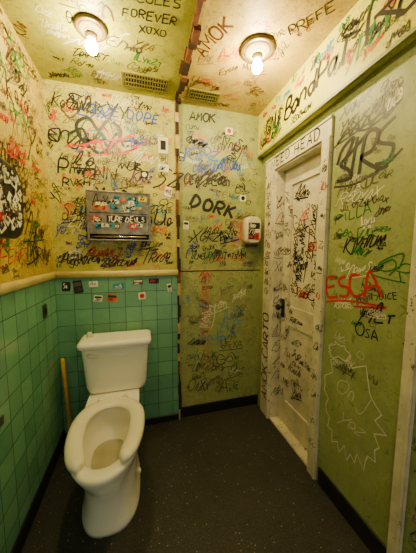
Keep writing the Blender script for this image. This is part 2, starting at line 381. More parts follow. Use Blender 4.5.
for i in range(3): tag(p2, .58+.02*i, .60+i*.06, .16, .085, 'cyan', .0055, rot=10)
for a, b in ((.56, .40), (.66, .28), (.60, .16), (.33, .20)): tag(p2, a, b, .16, .07, 'black', .005, rot=rnd.uniform(-8, 12), j=False)
for dx, z0, z1 in ((.452, 1.14, .55), (.467, 1.13, .30), (.483, 1.12, .74), (.500, 1.12, .42)):
    p2.ribbon([(dx+rnd.uniform(-.0012, .0012), z0-(z0-z1)*i/8) for i in range(9)], .0042, INK['pink'])
draw(p2, '0,.2 .3,1 .5,.2 .7,.9 1,.1', .43, 1.10, .09, .05, 'pink', .009)
p2.ribbon([(XS+.02, 1.158), (.6, 1.160), (XR-.001, 1.157)], .007, M_brown); p2.ribbon([(XS+.02, 1.166), (XR-.001, 1.165)], .005, M_plaster)
zz = 0
while zz < ZC-.005:
    h = min(rnd.uniform(.03, .11), ZC-zz); w = rnd.uniform(.006, .022); r = rnd.random()
    mb.box((XS-.002-rnd.uniform(0, .006), y1-.004-rnd.uniform(0, .006), zz), (XS+w, y2+.01, zz+h), M_brown if r < .55 else (M_rust if r < .75 else M_plaster)); zz += h
struct(mb.build('wall_back'), 'green tiled and graffitied back wall')

# ------------------------------------------------------------------ left wall
mb = MB(); mb.box((XL-.1, YF-.1, 0), (XL, YB, ZCAP), M_tl); mb.box((XL-.1, YF-.1, ZCAP), (XL-.003, YB, ZC), M_left)
pl = Plane(mb, (XL-.003, 0, 0), (0, 1, 0), (0, 0, 1))
fill(pl, .9, 1.2, YB-.02, 2.32, 140, (.022, .08), (.0022, .0055), ['black', 'black', 'grey', 'brown', 'brown', 'red', 'grey', 'green', 'brown'])
for i in range(7): tag(pl, rnd.uniform(1.15, 1.5), 1.22+i*.15, .22, .08, rnd.choice(['black', 'brown', 'black']), .008, rot=rnd.uniform(-15, 20), j=False)
pq = Plane(mb, (XL, 0, 0), (0, 1, 0), (0, 0, 1)); pq.patch(1.06, .62, 1.09, .66, M_black)
struct(mb.build('wall_left'), 'green tile wainscot with golden graffitied wall above')

# ------------------------------------------------------------------ right wall with door opening
OY0, OY1, OZ = 1.125, 1.595, 1.885
mb = MB()
mb.box((XR, YF-.1, 0), (XR+.16, OY0, ZC), M_right); mb.box((XR, OY1, 0), (XR+.16, YB+.008, ZC), M_w2); mb.box((XR, OY0, OZ), (XR+.16, OY1, ZC), M_right)
mb.box((XR+.12, OY0, 0), (XR+.16, OY1, OZ), M_dark)
pl = Plane(mb, (XR, 0, 0), (0, -1, 0), (0, 0, 1))     # s = -y
def R(y): return -y
for a, b, w_, h_, c_, t_, r_ in ((1.03, 1.94, .24, .045, 'black', .007, 3), (1.02, 1.88, .22, .035, 'black', .007, -2),
      (1.01, 1.57, .2, .05, 'grey', .005, 5), (1.02, 1.53, .22, .035, 'white', .004, 0), (1.0, 1.37, .22, .035, 'green', .005, 3), (.96, 1.30, .2, .045, 'black', .006, 8),
      (.80, 1.0, .09, .05, 'black', .007, 10), (.80, 1.22, .10, .05, 'green', .005, -10), (.86, .93, .12, .04, 'black', .005, 0)):
    tag(pl, R(a), b, w_, h_, c_, t_, rot=r_, j=False)
BX, BY, BW, BH = R(1.02), 1.64, .27, .16
for st_, th in (('0,.55 .12,.95 .34,1.08 .22,.7 .08,.5 .25,.25 .3,.0 .0,.05', .016), ('.42,1.05 .30,.05|.2,.62 .5,.9 .66,1.02', .015), ('.46,.0 .58,.95 .78,.9 .70,.5 .50,.42 .8,-.05 .95,-.05', .016),
      ('1.04,1.0 .84,.85 .80,.6 1.02,.35 .94,.05 .74,.08', .015), ('-.08,1.12 .3,1.35 .6,1.1 1.12,1.30 .5,1.22 0,1.18 .2,1.4', .009), ('-.08,-.08 .4,-.22 .9,-.05 1.15,.18', .009)):
    draw(pl, st_, BX, BY, BW, BH, 'black', th, 3)
draw(pl, '0,.6 .15,1 .2,.4 .35,.9 .4,.3 .55,1 .6,.3 .8,.9 .85,.2 1,.7', R(1.01), 1.82, .26, .055, 'black', .012)
draw(pl, '0,0 .1,.9 .28,.7 .1,.5|.35,.9 .36,.1|.5,1 .46,.05 .62,.1|.7,.95 .68,0 .82,.1|.85,0 .95,.9 1.05,.05|.88,.4 1.02,.4', R(1.02), 1.44, .19, .045, 'green', .006, 8)
draw(pl, '.24,.95 .03,.9 .0,.1 .25,.08|.02,.5 .2,.55|.48,.9 .32,.8 .34,.55 .5,.4 .46,.08 .28,.1|.76,.85 .6,.9 .54,.4 .62,.05 .8,.15|.8,0 .95,.95 1.1,0|.84,.35 1.06,.4', R(1.04), 1.06, .27, .115, 'red', .013, 12)
draw(pl, '-.05,-.15 .5,-.05 1.2,-.2 .6,-.25', R(1.04), 1.06, .26, .115, 'red', .009, 8)
text(pl, 'JUICE', R(.78), 1.10, .024, 'black', .0035, 14, jit=.4)
pl.used += [(R(.9), z) for z in (1.9, 1.8, 1.75, 1.7, 1.65, 1.45, 1.4, 1.1, 1.15)]*2
fill(pl, R(1.03), .95, R(.70), 2.0, 42, (.02, .045), (.002, .004), ['grey', 'green', 'black', 'white', 'grey'])
fill(pl, R(1.03), .70, R(.72), .92, 6, (.03, .05), (.0015, .003), ['white', 'white', 'grey'])
for k_, (cx, cz, rx, rz) in enumerate(((.865, .56, .165, .27), (.95, .80, .07, .05))):
    n_ = 44; edge = []
    for i in range(n_+1):
        a = i/n_*2*math.pi*(1 if k_ == 0 else .8); f_ = rnd.uniform(.74, 1.1); edge.append((R(cx)+rx*f_*math.cos(a), cz+rz*f_*math.sin(a)))
    pl.ribbon(edge, .0045, INK['white'])
tag(pl, R(.96), .60, .16, .06, 'white', .003, j=False); tag(pl, R(.93), .46, .12, .05, 'white', .003, j=False)
fill(pl, R(.58), .2, R(.35), 2.0, 30, (.03, .08), (.002, .005))
struct(mb.build('wall_right'), 'sage green graffitied wall beside the door')

# soffit above the door wall
mb = MB(); mb.box((XSOF, YF, ZSOF), (XR+.0, YB, ZC), M_sof)
pl = Plane(mb, (XSOF, 0, 0), (0, -1, 0), (0, 0, 1))
text(pl, 'BandPal', R(1.43), 2.125, .100, 'black', .018, 3, slant=.25, sp=.80, jit=.18, curve=True)
tag(pl, R(1.62), 2.09, .15, .05, 'green', .009); tag(pl, R(.95), 2.08, .12, .08, 'green', .011); tag(pl, R(1.16), 2.26, .14, .04, 'cyan', .008); tag(pl, R(1.36), 2.07, .2, .03, 'black', .006)
pl.used += [(R(a), b) for a in (1.4, 1.32, 1.24, 1.16, 1.08, 1.0) for b in (2.10, 2.15, 2.2)]
fill(pl, R(1.76), 2.06, R(.6), 2.33, 46, (.02, .05), (.003, .005), ['black', 'black', 'black', 'cyan', 'red', 'green', 'orange'])
for y, h_ in ((1.74, .07), (1.60, .09), (.84, .10), (.74, .12)): tag(pl, R(y), 2.12, .10, h_, 'black', .013, rot=5, j=False)
struct(mb.build('wall_right_soffit'), 'yellow graffitied bulkhead above the door')

def box_struct(name, a, b, mat, bev=.003, label=None):
    m = MB(); m.box(a, b, mat); return struct(m.build(name, bevel=bev), label)
def cap_prof(name, along, a0, a1, c, sgn):
    prof = [(0, -.022), (.010, -.022), (.014, -.014), (.017, 0), (.015, .012), (.008, .019), (0, .021)]
    m = MB(); rings = []
    for a in (a0, a1):
        rings.append([((a, c-d, ZCAP+h) if along == 'x' else (c+d, a, ZCAP+h)) for d, h in prof])
    m.loft(rings, M_cap, True, True, True); return struct(m.build(name, fix=True), 'cream bullnose tile cap')
cap_prof('trim_1', 'x', XL, XS, y1, -1); cap_prof('trim_2', 'y', YF, YB-.01, XL, 1)
box_struct('baseboard_back', (XL, y1-.008, 0), (XS+.004, y1, .05), M_black)
box_struct('baseboard_back.001', (XS+.006, y2-.010, 0), (XR, y2, .085), M_black)
box_struct('baseboard_left', (XL, YF, 0), (XL+.010, YB-.022, .085), M_black)
box_struct('baseboard_right', (XR-.010, YF, 0), (XR, 1.04, .10), M_black)
mb = MB(); yy = YF
while yy < YB-.01:
    d = min(rnd.uniform(.03, .12), YB-.01-yy); w = rnd.uniform(.018, .040); x0 = XS-rnd.uniform(.0, .012)
    mb.box((x0, yy, ZC-rnd.uniform(.010, .026)), (x0+w, yy+d, ZC), M_brown if rnd.random() < .6 else M_rust)
    if rnd.random() < .6: mb.box((x0+w, yy, ZC-.004), (x0+w+rnd.uniform(.005, .022), yy+d*.7, ZC), M_plaster if rnd.random() < .5 else M_brown)
    if rnd.random() < .4: mb.box((x0-rnd.uniform(.004, .016), yy+d*.2, ZC-.005), (x0, yy+d, ZC), M_rust)
    yy += d
struct(mb.build('trim_3'), 'ragged rusty brown strip along the ceiling seam')
box_struct('trim_4', (XSOF-.005, YF, ZSOF-.012), (XSOF+.012, YB, ZSOF+.004), M_w2, .002)

CX = XR-.014
def casing(name, y0, yb, z0, z1, strokes=None, x0=CX):
    m = MB(); m.box((x0, y0, z0), (XR, yb, z1), M_trim)
    m.box((x0-.006, y0+.004, z0), (x0, y0+.012, z1), M_trim) if yb-y0 < .3 else m.box((x0-.006, y0, z1-.012), (x0, yb, z1-.002), M_trim)
    p = Plane(m, (x0, 0, 0), (0, -1, 0), (0, 0, 1))
    if strokes: strokes(p)
    return struct(m.build(name), 'worn cream door casing with pen marks')
def st_far(p):
    text(p, 'AMOK:CARTO', R(1.612), .14, .085, 'black', .012, 90, sp=.95, slant=0, jit=.1)
    for i in range(12):
        z = .98+i*.072; tag(p, R(1.70), z, .06, .038, rnd.choice(['black', 'black', 'black', 'brown']), .0055, rot=rnd.uniform(-10, 10), j=False)
casing('trim_5', OY1, 1.715, 0, 1.885, st_far)
def st_head(p):
    text(p, 'NEED HEAD', R(1.63), 1.904, .056, 'black', .0085, 0, sp=1.16, jit=.12, slant=.02)
casing('trim_6', 1.06, 1.715, 1.886, 1.98, st_head)
def st_near(p):
    for i in range(12):
        tag(p, R(1.115), .2+i*.14+rnd.uniform(-.03, .03), .04, .026, rnd.choice(['grey', 'black', 'red']), .004)
casing('trim_7', 1.06, OY0, 0, 1.885, st_near)
casing('trim_8', .595, .640, 0, ZSOF-.015, None)
m = MB(); m.box((XR, OY1-.010, 0), (XR+.12, OY1, OZ), M_trim); m.box((XR, OY0, 0), (XR+.12, OY0+.010, OZ), M_trim); m.box((XR, OY0, OZ-.012), (XR+.12, OY1, OZ), M_trim)
m.box((XR, OY0, 0), (XR+.10, OY1, .012), M_trim)
p = Plane(m, (0, OY1-.010, 0), (1, 0, 0), (0, 0, 1))
for i in range(13): tag(p, XR+.004, .2+i*.12, .035, .045, 'black', .004)
struct(m.build('trim_9'))

SX = XR+.066; sy0, sy1, sz1 = OY0+.014, OY1-.020, OZ-.014
door = empty('door_1', (SX, (sy0+sy1)/2, .0), 'd', 'd'); del door['category']; door['label'] = 'cream panelled door covered in marker graffiti'; struct(door)
m = MB(); m.box((SX+.012, sy0, .016), (SX+.035, sy1, sz1), M_door)
st = .085
m.box((SX, sy0, .016), (SX+.014, sy0+st, sz1), M_door); m.box((SX, sy1-st, .016), (SX+.014, sy1, sz1), M_door)
for a, b in ((.016, .20), (.78, .92), (sz1-.11, sz1)): m.box((SX, sy0+st, a), (SX+.014, sy1-st, b), M_door)
p = Plane(m, (SX, 0, 0), (0, -1, 0), (0, 0, 1)); q = Plane(m, (SX+.012, 0, 0), (0, -1, 0), (0, 0, 1))
for i in range(15): tag(p, R(sy1-.008-.05*(i % 2)), .22+i*.108, .07, .035, 'black', .0045, rot=rnd.choice((-85, 85, 5)), j=False)
for z, ww in ((1.68, .009), (1.44, .007), (1.02, .008)): tag(q, R(sy1-st-.02), z, .16, .07, 'black', ww, rot=rnd.uniform(-12, 16), j=False)
for a, z in ((.06, 1.0), (.13, 1.12), (.20, 1.25), (.26, 1.0)): tag(q, R(sy1-st-a), z, .36, .05, 'black', .0065, rot=84, j=False)
fill(q, R(sy1-st), .95, R(sy0+st), sz1-.12, 12, (.03, .05), (.003, .0045), ['black']*6+['red', 'blue', 'grey'])
fill(q, R(sy1-st), .22, R(sy0+st), .76, 8, (.03, .07), (.003, .0045), ['black', 'grey', 'grey'])
fill(p, R(sy0+st), .25, R(sy0), 1.8, 12, (.02, .045), (.003, .005), ['black'])
fill(p, R(sy1-st), .80, R(sy0+st), .90, 3, (.03, .06), (.004, .006), ['black'])
m.build('door_panel', parent=door, bevel=0, origin=door.location)
m = MB(); m.box((SX-.006, sy1-.045, .83), (SX, sy1-.007, .96), M_blackp); m.build('lock_plate', door, .002, origin=door.location)
m = MB(); m.lathe([(.008, 0), (.008, -.02), (.018, -.026), (.024, -.036), (.022, -.046), (.010, -.05)], (SX-.006, sy1-.026, .90), M_blackp, 'x', 24); m.build('door_knob', door, origin=door.location, fix=True)
for i, z in enumerate((.3, 1.6)):
    m = MB(); m.box((SX-.004, sy0+.0, z), (SX, sy0+.02, z+.09), M_steel); m.lathe([(.006, 0), (.006, .09)], (SX-.006, sy0, z), M_steel, 'z', 12); m.build('hinge', door, origin=door.location)

# ------------------------------------------------------------------ toilet
TX = -.18
def egg(hw, yf, yb, z, n=48, cy=None, pw=2.3, cx=TX):
    cy = cy if cy is not None else yb-min(hw*1.15, (yb-yf)*.45); out = []
    for k in range(n):
        a = 2*math.pi*k/n; c, s = math.cos(a), math.sin(a)
        e = 2/pw if s > 0 else .94
        x = hw*math.copysign(abs(c)**e, c); y = (yb-cy)*abs(s)**e if s > 0 else -(cy-yf)*abs(s)**e
        out.append((cx+x, cy+y, z))
    return out
toilet = empty('toilet', (TX, 1.35, 0), 'white porcelain two-piece toilet with open-front seat against green tile', 'toilet')
def rrect(hx, y0, y1, z, r, n=6, cx=TX):
    out = []
    for (cxx, cyy, a0) in ((cx+hx-r, y1-r, 0), (cx-hx+r, y1-r, 90), (cx-hx+r, y0+r, 180), (cx+hx-r, y0+r, 270)):
        for k in range(n+1):
            a = math.radians(a0+90*k/n); out.append((cxx+r*math.cos(a), cyy+r*math.sin(a), z))
    return out
m = MB(); bx = TX+.006
def fe(hw, yf, yb, z, p=2.6):
    """foot outline, blunter at the front than the rim"""
    cy = yf+(yb-yf)*.42; out = []
    for k in range(48):
        a = 2*math.pi*k/48; c, s = math.cos(a), math.sin(a); e = 2/p
        out.append((bx+hw*math.copysign(abs(c)**e, c), cy+((yb-cy) if s > 0 else (cy-yf))*math.copysign(abs(s)**e, s), z))
    return out
rings = [fe(.142, 1.075, 1.62, .0), fe(.143, 1.073, 1.62, .020), fe(.138, 1.080, 1.61, .040), fe(.129, 1.088, 1.60, .07), fe(.124, 1.090, 1.59, .13), fe(.128, 1.078, 1.58, .19, 2.4),
         egg(.140, 1.04, 1.56, .245, cx=bx), egg(.156, 1.00, 1.53, .30), egg(.168, .97, 1.51, .35), egg(.174, .955, 1.50, .378), egg(.176, .95, 1.50, .392), egg(.172, .955, 1.495, .402),
         egg(.160, .972, 1.48, .404), egg(.132, 1.008, 1.43, .403), egg(.126, 1.013, 1.42, .395), egg(.128, 1.013, 1.42, .37), egg(.118, 1.035, 1.41, .32), egg(.100, 1.06, 1.39, .275), egg(.080, 1.10, 1.36, .24), egg(.055, 1.14, 1.33, .20), egg(.040, 1.18, 1.30, .19)]
m.loft(rings, M_porc, True, True)
rd = [rrect(.085, 1.46, 1.70, .0, .03), rrect(.085, 1.46, 1.70, .25, .03), rrect(.12, 1.44, 1.73, .33, .03), rrect(.15, 1.43, 1.745, .375, .03), rrect(.152, 1.43, 1.745, .402, .03), rrect(.146, 1.44, 1.74, .408, .03)]
m.loft(rd, M_porc, True, True)
m.build('bowl', toilet, origin=toilet.location, fix=True)
m = MB(); m.loft([egg(.084, 1.088, 1.366, .248), egg(.0845, 1.087, 1.367, .2495)], M_water); m.build('water', toilet, origin=toilet.location, fix=True)
tx = TX+.016
m = MB(); Y0, Y1 = 1.56, 1.755
m.loft([rrect(.150, Y0+.03, Y1, .404, .03, cx=tx), rrect(.172, Y0+.012, Y1, .42, .035, cx=tx), rrect(.183, Y0+.006, Y1, .46, .035, cx=tx), rrect(.196, Y0, Y1, .65, .035, cx=tx), rrect(.200, Y0-.002, Y1, .710, .035, cx=tx)], M_porc)
m.build('tank', toilet, origin=toilet.location, fix=True)
m = MB(); m.loft([rrect(.205, Y0-.008, Y1+.003, .708, .035, cx=tx), rrect(.217, Y0-.018, Y1+.006, .715, .035, cx=tx), rrect(.220, Y0-.021, Y1+.007, .728, .035, cx=tx), rrect(.219, Y0-.020, Y1+.007, .741, .035, cx=tx), rrect(.212, Y0-.012, Y1, .749, .03, cx=tx), rrect(.19, Y0+.006, Y1-.02, .752, .03, cx=tx)], M_porc)
m.build('tank_lid', toilet, origin=toilet.location, fix=True)
m = MB(); m.lathe([(.013, 0), (.014, -.006), (.008, -.010), (.008, -.018)], (TX-.135, Y0+.001, .67), M_whitep, 'y', 20)
m.loft([[(TX-.138, Y0-.020, .664), (TX-.138, Y0-.012, .664), (TX-.138, Y0-.012, .678), (TX-.138, Y0-.020, .678)], [(TX-.075, Y0-.026, .657), (TX-.075, Y0-.018, .657), (TX-.075, Y0-.018, .667), (TX-.075, Y0-.026, .667)]], M_whitep)
m.build('flush_lever', toilet, .0015, origin=toilet.location, fix=True)
# open-front seat
m = MB(); N = 60; gap = 31; rings = []
so, si, cyS = (.181, .935, 1.475), (.106, 1.03, 1.40), 1.265
def eg(a, hw, yf, yb, cy=cyS):
    c, s = math.cos(a), math.sin(a); e = .87 if s > 0 else .94
    return (hw*math.copysign(abs(c)**e, c), cy+((yb-cy)*abs(s)**e if s > 0 else -(cy-yf)*abs(s)**e))
a0 = math.radians(-90+gap); a1 = math.radians(270-gap)
sec = [(0, 0), (0, .014), (.08, .023), (.3, .030), (.62, .028), (.88, .018), (1, .009), (1, 0)]
for i in range(N+1):
    a = a0+(a1-a0)*i/N; o = eg(a, *so); n_ = eg(a, *si)
    t_ = min(i, N-i); k = 1 if t_ >= 4 else (.45, .72, .88, .96)[t_]
    mid = ((o[0]+n_[0])/2, (o[1]+n_[1])/2)
    rings.append([(TX+mid[0]+(o[0]+(n_[0]-o[0])*u-mid[0])*k, mid[1]+(o[1]+(n_[1]-o[1])*u-mid[1])*k, .413+h*(1 if t_ else .7)) for u, h in sec])
m.loft(rings, M_seat, True, True); m.build('seat', toilet, origin=toilet.location, fix=True)
for sx in (-.07, .07):
    m = MB(); m.lathe([(.016, .405), (.016, .425), (.010, .434), (.004, .436)], (TX+sx, 1.485, 0), M_seat, 'z', 20)
    m.box((TX+sx-.012, 1.44, .412), (TX+sx+.012, 1.49, .424), M_seat); m.build('seat_hinge', toilet, origin=toilet.location)
for sx in (-.134, .134):
    m = MB(); m.lathe([(.014, .018), (.014, .032), (.010, .044), (.003, .048)], (bx+sx, 1.36, 0), M_porc, 'z', 20); m.build('bolt_cap', toilet, origin=toilet.location)
m = MB(); m.lathe([(.02, 0), (.02, -.006), (.008, -.008), (.008, -.045), (.013, -.05), (.013, -.062)], (TX-.19, y1, .16), M_chrome, 'y', 16)
hp = smooth([(y1-.04, .165), (y1-.045, .24), (y1-.06, .33), (y1-.09, .41)], 6)
m.loft([[(TX-.19+.03*(z-.16)/.25+.005*math.cos(a), y+.005*math.sin(a), z) for a in [k*math.pi/4 for k in range(8)]] for y, z in hp], M_steel)
m.build('supply_hose', toilet, origin=toilet.location, fix=True)
m = MB(); m.lathe([(.0, .0), (.020, 0), (.022, .006), (.014, .020), (.013, .028), (.002, .031)], (TX-.15, 1.68, .7525), M_whitep, 'z', 20, False, False)
thing(m.build('bottle_cap', origin=(TX-.15, 1.68, .7525), fix=True), 'small white plastic cap lying on the toilet tank lid', 'cap')

# ------------------------------------------------------------------ plunger
pe = empty('plunger', (-.462, 1.655, 0), 'plunger with yellow wooden stick leaning against tiled corner', 'plunger')
b0, t0 = Vector((-.462, 1.655, .085)), Vector((-.515, 1.745, .60))
dirv = (t0-b0).normalized(); ax = dirv.cross(Vector((0, 1, 0))).normalized(); ay = dirv.cross(ax)
m = MB(); m.loft([[tuple(b0+(t0-b0)*f+(ax*math.cos(a)+ay*math.sin(a))*r) for a in [k*math.pi/6 for k in range(12)]] for f, r in ((0, .0125), (.97, .0125), (.99, .010), (1, .005))], M_wood)
m.build('handle', pe, origin=pe.location, fix=True)
m = MB(); m.lathe([(.056, 0), (.058, .006), (.055, .03), (.045, .055), (.026, .07), (.018, .075), (.017, .10), (.012, .105)], (-.462, 1.655, 0), M_rubber, 'z', 28)
m.build('rubber_cup', pe, origin=pe.location, fix=True)['label'] = 'dark rubber cup'

# ------------------------------------------------------------------ ceiling lamps
def lamp(x, y, r, lab):
    e = empty('ceiling_lamp', (x, y, ZC), lab, 'ceiling light', 'bare bulb ceiling lamps')
    m = MB(); m.lathe([(r, 0), (r, -.008), (r*.95, -.014), (r*.78, -.015), (r*.74, -.011)], (x, y, ZC), M_lampr, 'z', 40)
    m.lathe([(r*.76, -.008), (r*.72, -.016), (r*.5, -.022), (r*.44, -.028), (r*.40, -.032)], (x, y, ZC), M_lampb, 'z', 40); m.build('lamp_base', e, origin=e.location, fix=True)
    m = MB(); m.lathe([(.026, -.031), (.026, -.042), (.020, -.046), (.019, -.052)], (x, y, ZC), M_lampr, 'z', 28); m.build('socket', e, origin=e.location, fix=True)
    m = MB(); m.lathe([(.013, -.050), (.015, -.058), (.020, -.066), (.024, -.076), (.026, -.087), (.023, -.100), (.015, -.110), (.005, -.114)], (x, y, ZC), M_bulb, 'z', 24); m.build('light_bulb', e, origin=e.location, fix=True)['label'] = 'glowing warm light bulb'
lamp(-.195, 1.335, .07, 'bare glowing bulb in round ceiling socket above the toilet')
lamp(.605, 1.235, .088, 'bare glowing bulb in wide round holder near the door bulkhead')

# ------------------------------------------------------------------ ceiling vents
def vent(x, y, hx, hy, lab):
    e = empty('air_vent', (x, y, ZC), lab, 'vent', 'ceiling air vents')
    m = MB(); z0, z1 = ZC-.008, ZC; w = .012
    m.box((x-hx, y-hy, z0), (x+hx, y-hy+w, z1), M_vent); m.box((x-hx, y+hy-w, z0), (x+hx, y+hy, z1), M_vent)
    m.box((x-hx, y-hy+w, z0), (x-hx+w, y+hy-w, z1), M_vent); m.box((x+hx-w, y-hy+w, z0), (x+hx, y+hy-w, z1), M_vent)
    m.box((x-hx+w, y-hy+w, z1-.0015), (x+hx-w, y+hy-w, z1-.0005), M_dark); m.build('vent_frame', e, origin=e.location)
    m = MB(); n = int((hx-w)*2/.016)
    for i in range(n):
        a = x-hx+w+(i+.5)*(hx-w)*2/n; m.box((a-.0035, y-hy+w, z0+.001), (a+.0035, y+hy-w, z1-.0015), M_vent)
    for k in (-.33, .33): m.box((x-hx+w, y+k*hy-.003, z0+.0005), (x+hx-w, y+k*hy+.003, z1-.0015), M_vent)
    m.build('vent_grille', e, origin=e.location)
vent(.06, 1.64, .14, .065, 'painted ceiling air vent with small square slots')
vent(.43, 1.67, .105, .055, 'painted ceiling air vent beside the wooden seam strip')

# ------------------------------------------------------------------ seat-cover dispenser on the back wall
def collage(p, x0, z0, x1, z1, n, seed, cols=('white', 'white', 'black', 'grey', 'cyan', 'orange', 'red', 'yellow', 'white', 'black')):
    r = random.Random(seed)
    for i in range(n):
        w, h = r.uniform(.022, .055), r.uniform(.016, .04); x = r.uniform(x0, x1-w); z = r.uniform(z0, z1-h); c = r.choice(cols); ro = r.uniform(-16, 16)
        p.patch(x, z, x+w, z+h, INK[c], .0003+.00006*i, ro if x > x0+.01 and x < x1-w-.01 and z > z0+.006 and z < z1-h-.006 else 0)
        p.k = 30+rnd.randint(0, 8)
        tag(p, x+w*.12, z+h*.28, w*.5, h*.42, 'white' if c in ('black', 'red', 'grey') else 'black', .0034)
e = empty('seat_cover_dispenser', (-.125, y1, 1.37), 'scuffed metal seat cover dispenser covered in stickers above tile', 'dispenser')
yb = y1+.004; yf = yb-.055; xa, xb, za, zb = -.32, .07, 1.375, 1.69
m = MB(); m.box((xa-.004, yf-.002, za), (xa+.010, yb, zb+.004), M_steel); m.box((xb-.010, yf-.002, za), (xb+.004, yb, zb+.004), M_steel); m.box((xa+.010, yf-.002, zb-.008), (xb-.010, yb, zb+.004), M_steel)
m.box((xa+.010, yb-.006, za), (xb-.010, yb, zb-.008), M_dark); m.box((xa+.010, yf-.002, za), (xb-.010, yb-.006, za+.010), M_steel)
m.build('housing', e, .002, origin=e.location)
m = MB(); m.box((xa+.011, yf, 1.556), (xb-.011, yf+.006, zb-.009), M_steel)
p = Plane(m, (0, yf, 0), (1, 0, 0), (0, 0, 1)); collage(p, xa+.014, 1.560, xb-.014, zb-.012, 24, 12, ('white', 'black', 'grey', 'cyan', 'orange', 'red', 'black', 'white', 'yellow'))
tag(p, xa+.03, 1.60, .14, .05, 'black', .005)
m.build('upper_cover', e, origin=e.location)['label'] = 'steel upper cover with stickers'
m = MB(); m.box((xa+.011, yf, 1.418), (xb-.011, yf+.006, 1.552), M_steel)
p = Plane(m, (0, yf, 0), (1, 0, 0), (0, 0, 1)); collage(p, xa+.014, 1.45, xb-.014, 1.49, 8, 9, ('white', 'grey', 'black', 'red', 'black', 'cyan')); collage(p, xa+.014, 1.49, xa+.09, 1.545, 5, 3)
p.patch(-.205, 1.495, .045, 1.540, INK['black'], .0016, 1); O_ = p.O; p.O = O_+p.N*.0014; text(p, 'TURE DEVLS', -.198, 1.500, .032, 'white', .0055, sp=.84, jit=.35); p.O = O_
m.build('lower_cover', e, origin=e.location)['label'] = 'steel lower cover with lettered sticker'
m = MB(); m.lathe([(.008, -.180), (.008, .180)], (-.125, yf+.008, 1.402), M_chrome, 'x', 14); m.build('rail', e, origin=e.location)['label'] = 'chrome rail'

# ------------------------------------------------------------------ soap dispenser
e = empty('soap_dispenser', (.84, y2, 1.36), 'white soap dispenser covered in black and red stickers', 'soap dispenser')
def rr(cx, cz, hx, hz, y, r, n=6):
    out = []
    for (a_, b_, t0_) in ((cx+hx-r, cz+hz-r, 0), (cx-hx+r, cz+hz-r, 90), (cx-hx+r, cz-hz+r, 180), (cx+hx-r, cz-hz+r, 270)):
        for k in range(n+1):
            t_ = math.radians(t0_+90*k/n); out.append((a_+r*math.cos(t_), y, b_+r*math.sin(t_)))
    return out
m = MB(); m.loft([rr(.84, 1.47, .065, .105, y2, .045), rr(.84, 1.47, .065, .105, y2-.05, .045), rr(.84, 1.47, .062, .102, y2-.075, .045), rr(.84, 1.47, .052, .092, y2-.085, .038)], M_whitep)
p = Plane(m, (0, y2-.086, 0), (1, 0, 0), (0, 0, 1))
for x0, z0, x1, z1, c_, o_ in ((.795, 1.478, .887, 1.525, 'black', .0004), (.793, 1.40, .845, 1.475, 'black', .0005), (.846, 1.395, .886, 1.45, 'red', .0006), (.85, 1.452, .887, 1.478, 'white', .0007), (.802, 1.41, .83, 1.43, 'red', .0009)):
    p.patch(x0, z0, x1, z1, INK[c_], o_)
p.k = 30; tag(p, .80, 1.492, .05, .02, 'white', .005); tag(p, .80, 1.44, .025, .022, 'white', .004); tag(p, .852, 1.415, .02, .02, 'black', .004)
m.build('dispenser_body', e, origin=e.location)
m = MB(); m.loft([rr(.84, 1.357, .04, .014, y2-.01, .01), rr(.84, 1.357, .04, .014, y2-.07, .01), rr(.84, 1.354, .034, .009, y2-.088, .008)], M_blackp); m.build('push_bar', e, origin=e.location, fix=True)

# ------------------------------------------------------------------ paper dispenser on the left wall
DY, DZ = 1.04, 1.50
e = empty('toilet_paper_dispenser', (XL, DY, DZ), 'rounded wall dispenser plastered with black and white stickers', 'dispenser')
def dsh(hy, hz, x, r, n=8):
    out = []
    for (a_, b_, t0_) in ((DY+hy-r, DZ+hz*.86-r, 0), (DY-hy+r, DZ+hz-r, 90), (DY-hy+r, DZ-hz+r, 180), (DY+hy*.93-r, DZ-hz+r, 270)):
        for k in range(n+1):
            t_ = math.radians(t0_+90*k/n); out.append((x, a_+r*math.cos(t_), b_+r*math.sin(t_)))
    return out
m = MB(); m.loft([dsh(.165, .150, XL-.003, .07), dsh(.165, .150, XL+.065, .07), dsh(.158, .143, XL+.078, .065), dsh(.145, .130, XL+.084, .06)], M_blackp)
p = Plane(m, (XL+.0845, 0, 0), (0, 1, 0), (0, 0, 1)); rq = random.Random(14)
for i in range(90):
    x, z = DY+rq.uniform(-.13, .13), DZ+rq.uniform(-.12, .11); w_, h_ = rq.uniform(.026, .055), rq.uniform(.022, .042); c_ = rq.choice(('white', 'black', 'white', 'black', 'white', 'red', 'black', 'white', 'grey'))
    if abs(x-DY) > .09 and abs(z-DZ) > .065: x = DY+(x-DY)*.85; z = DZ+(z-DZ)*.85; w_, h_ = .026, .022
    elif abs(x-DY) > .10: w_ = .03
    p.patch(x-w_/2, z-h_/2, x+w_/2, z+h_/2, INK[c_], .0002+.00002*i, rq.uniform(-50, 50))
    if i > 30:
        p.k = 38; O_ = p.O; p.O = O_+p.N*.0008; tag(p, x-w_*.3, z-h_*.15, w_*.4, h_*.35, 'black' if c_ == 'white' else 'white', .003); p.O = O_
m.build('dispenser_cover', e, origin=e.location, fix=False)
m = MB(); m.lathe([(.012, 0), (.012, .006), (.004, .007)], (XL+.0875, DY-.10, DZ), M_steel, 'x', 20); m.build('lock', e, origin=e.location, fix=True)

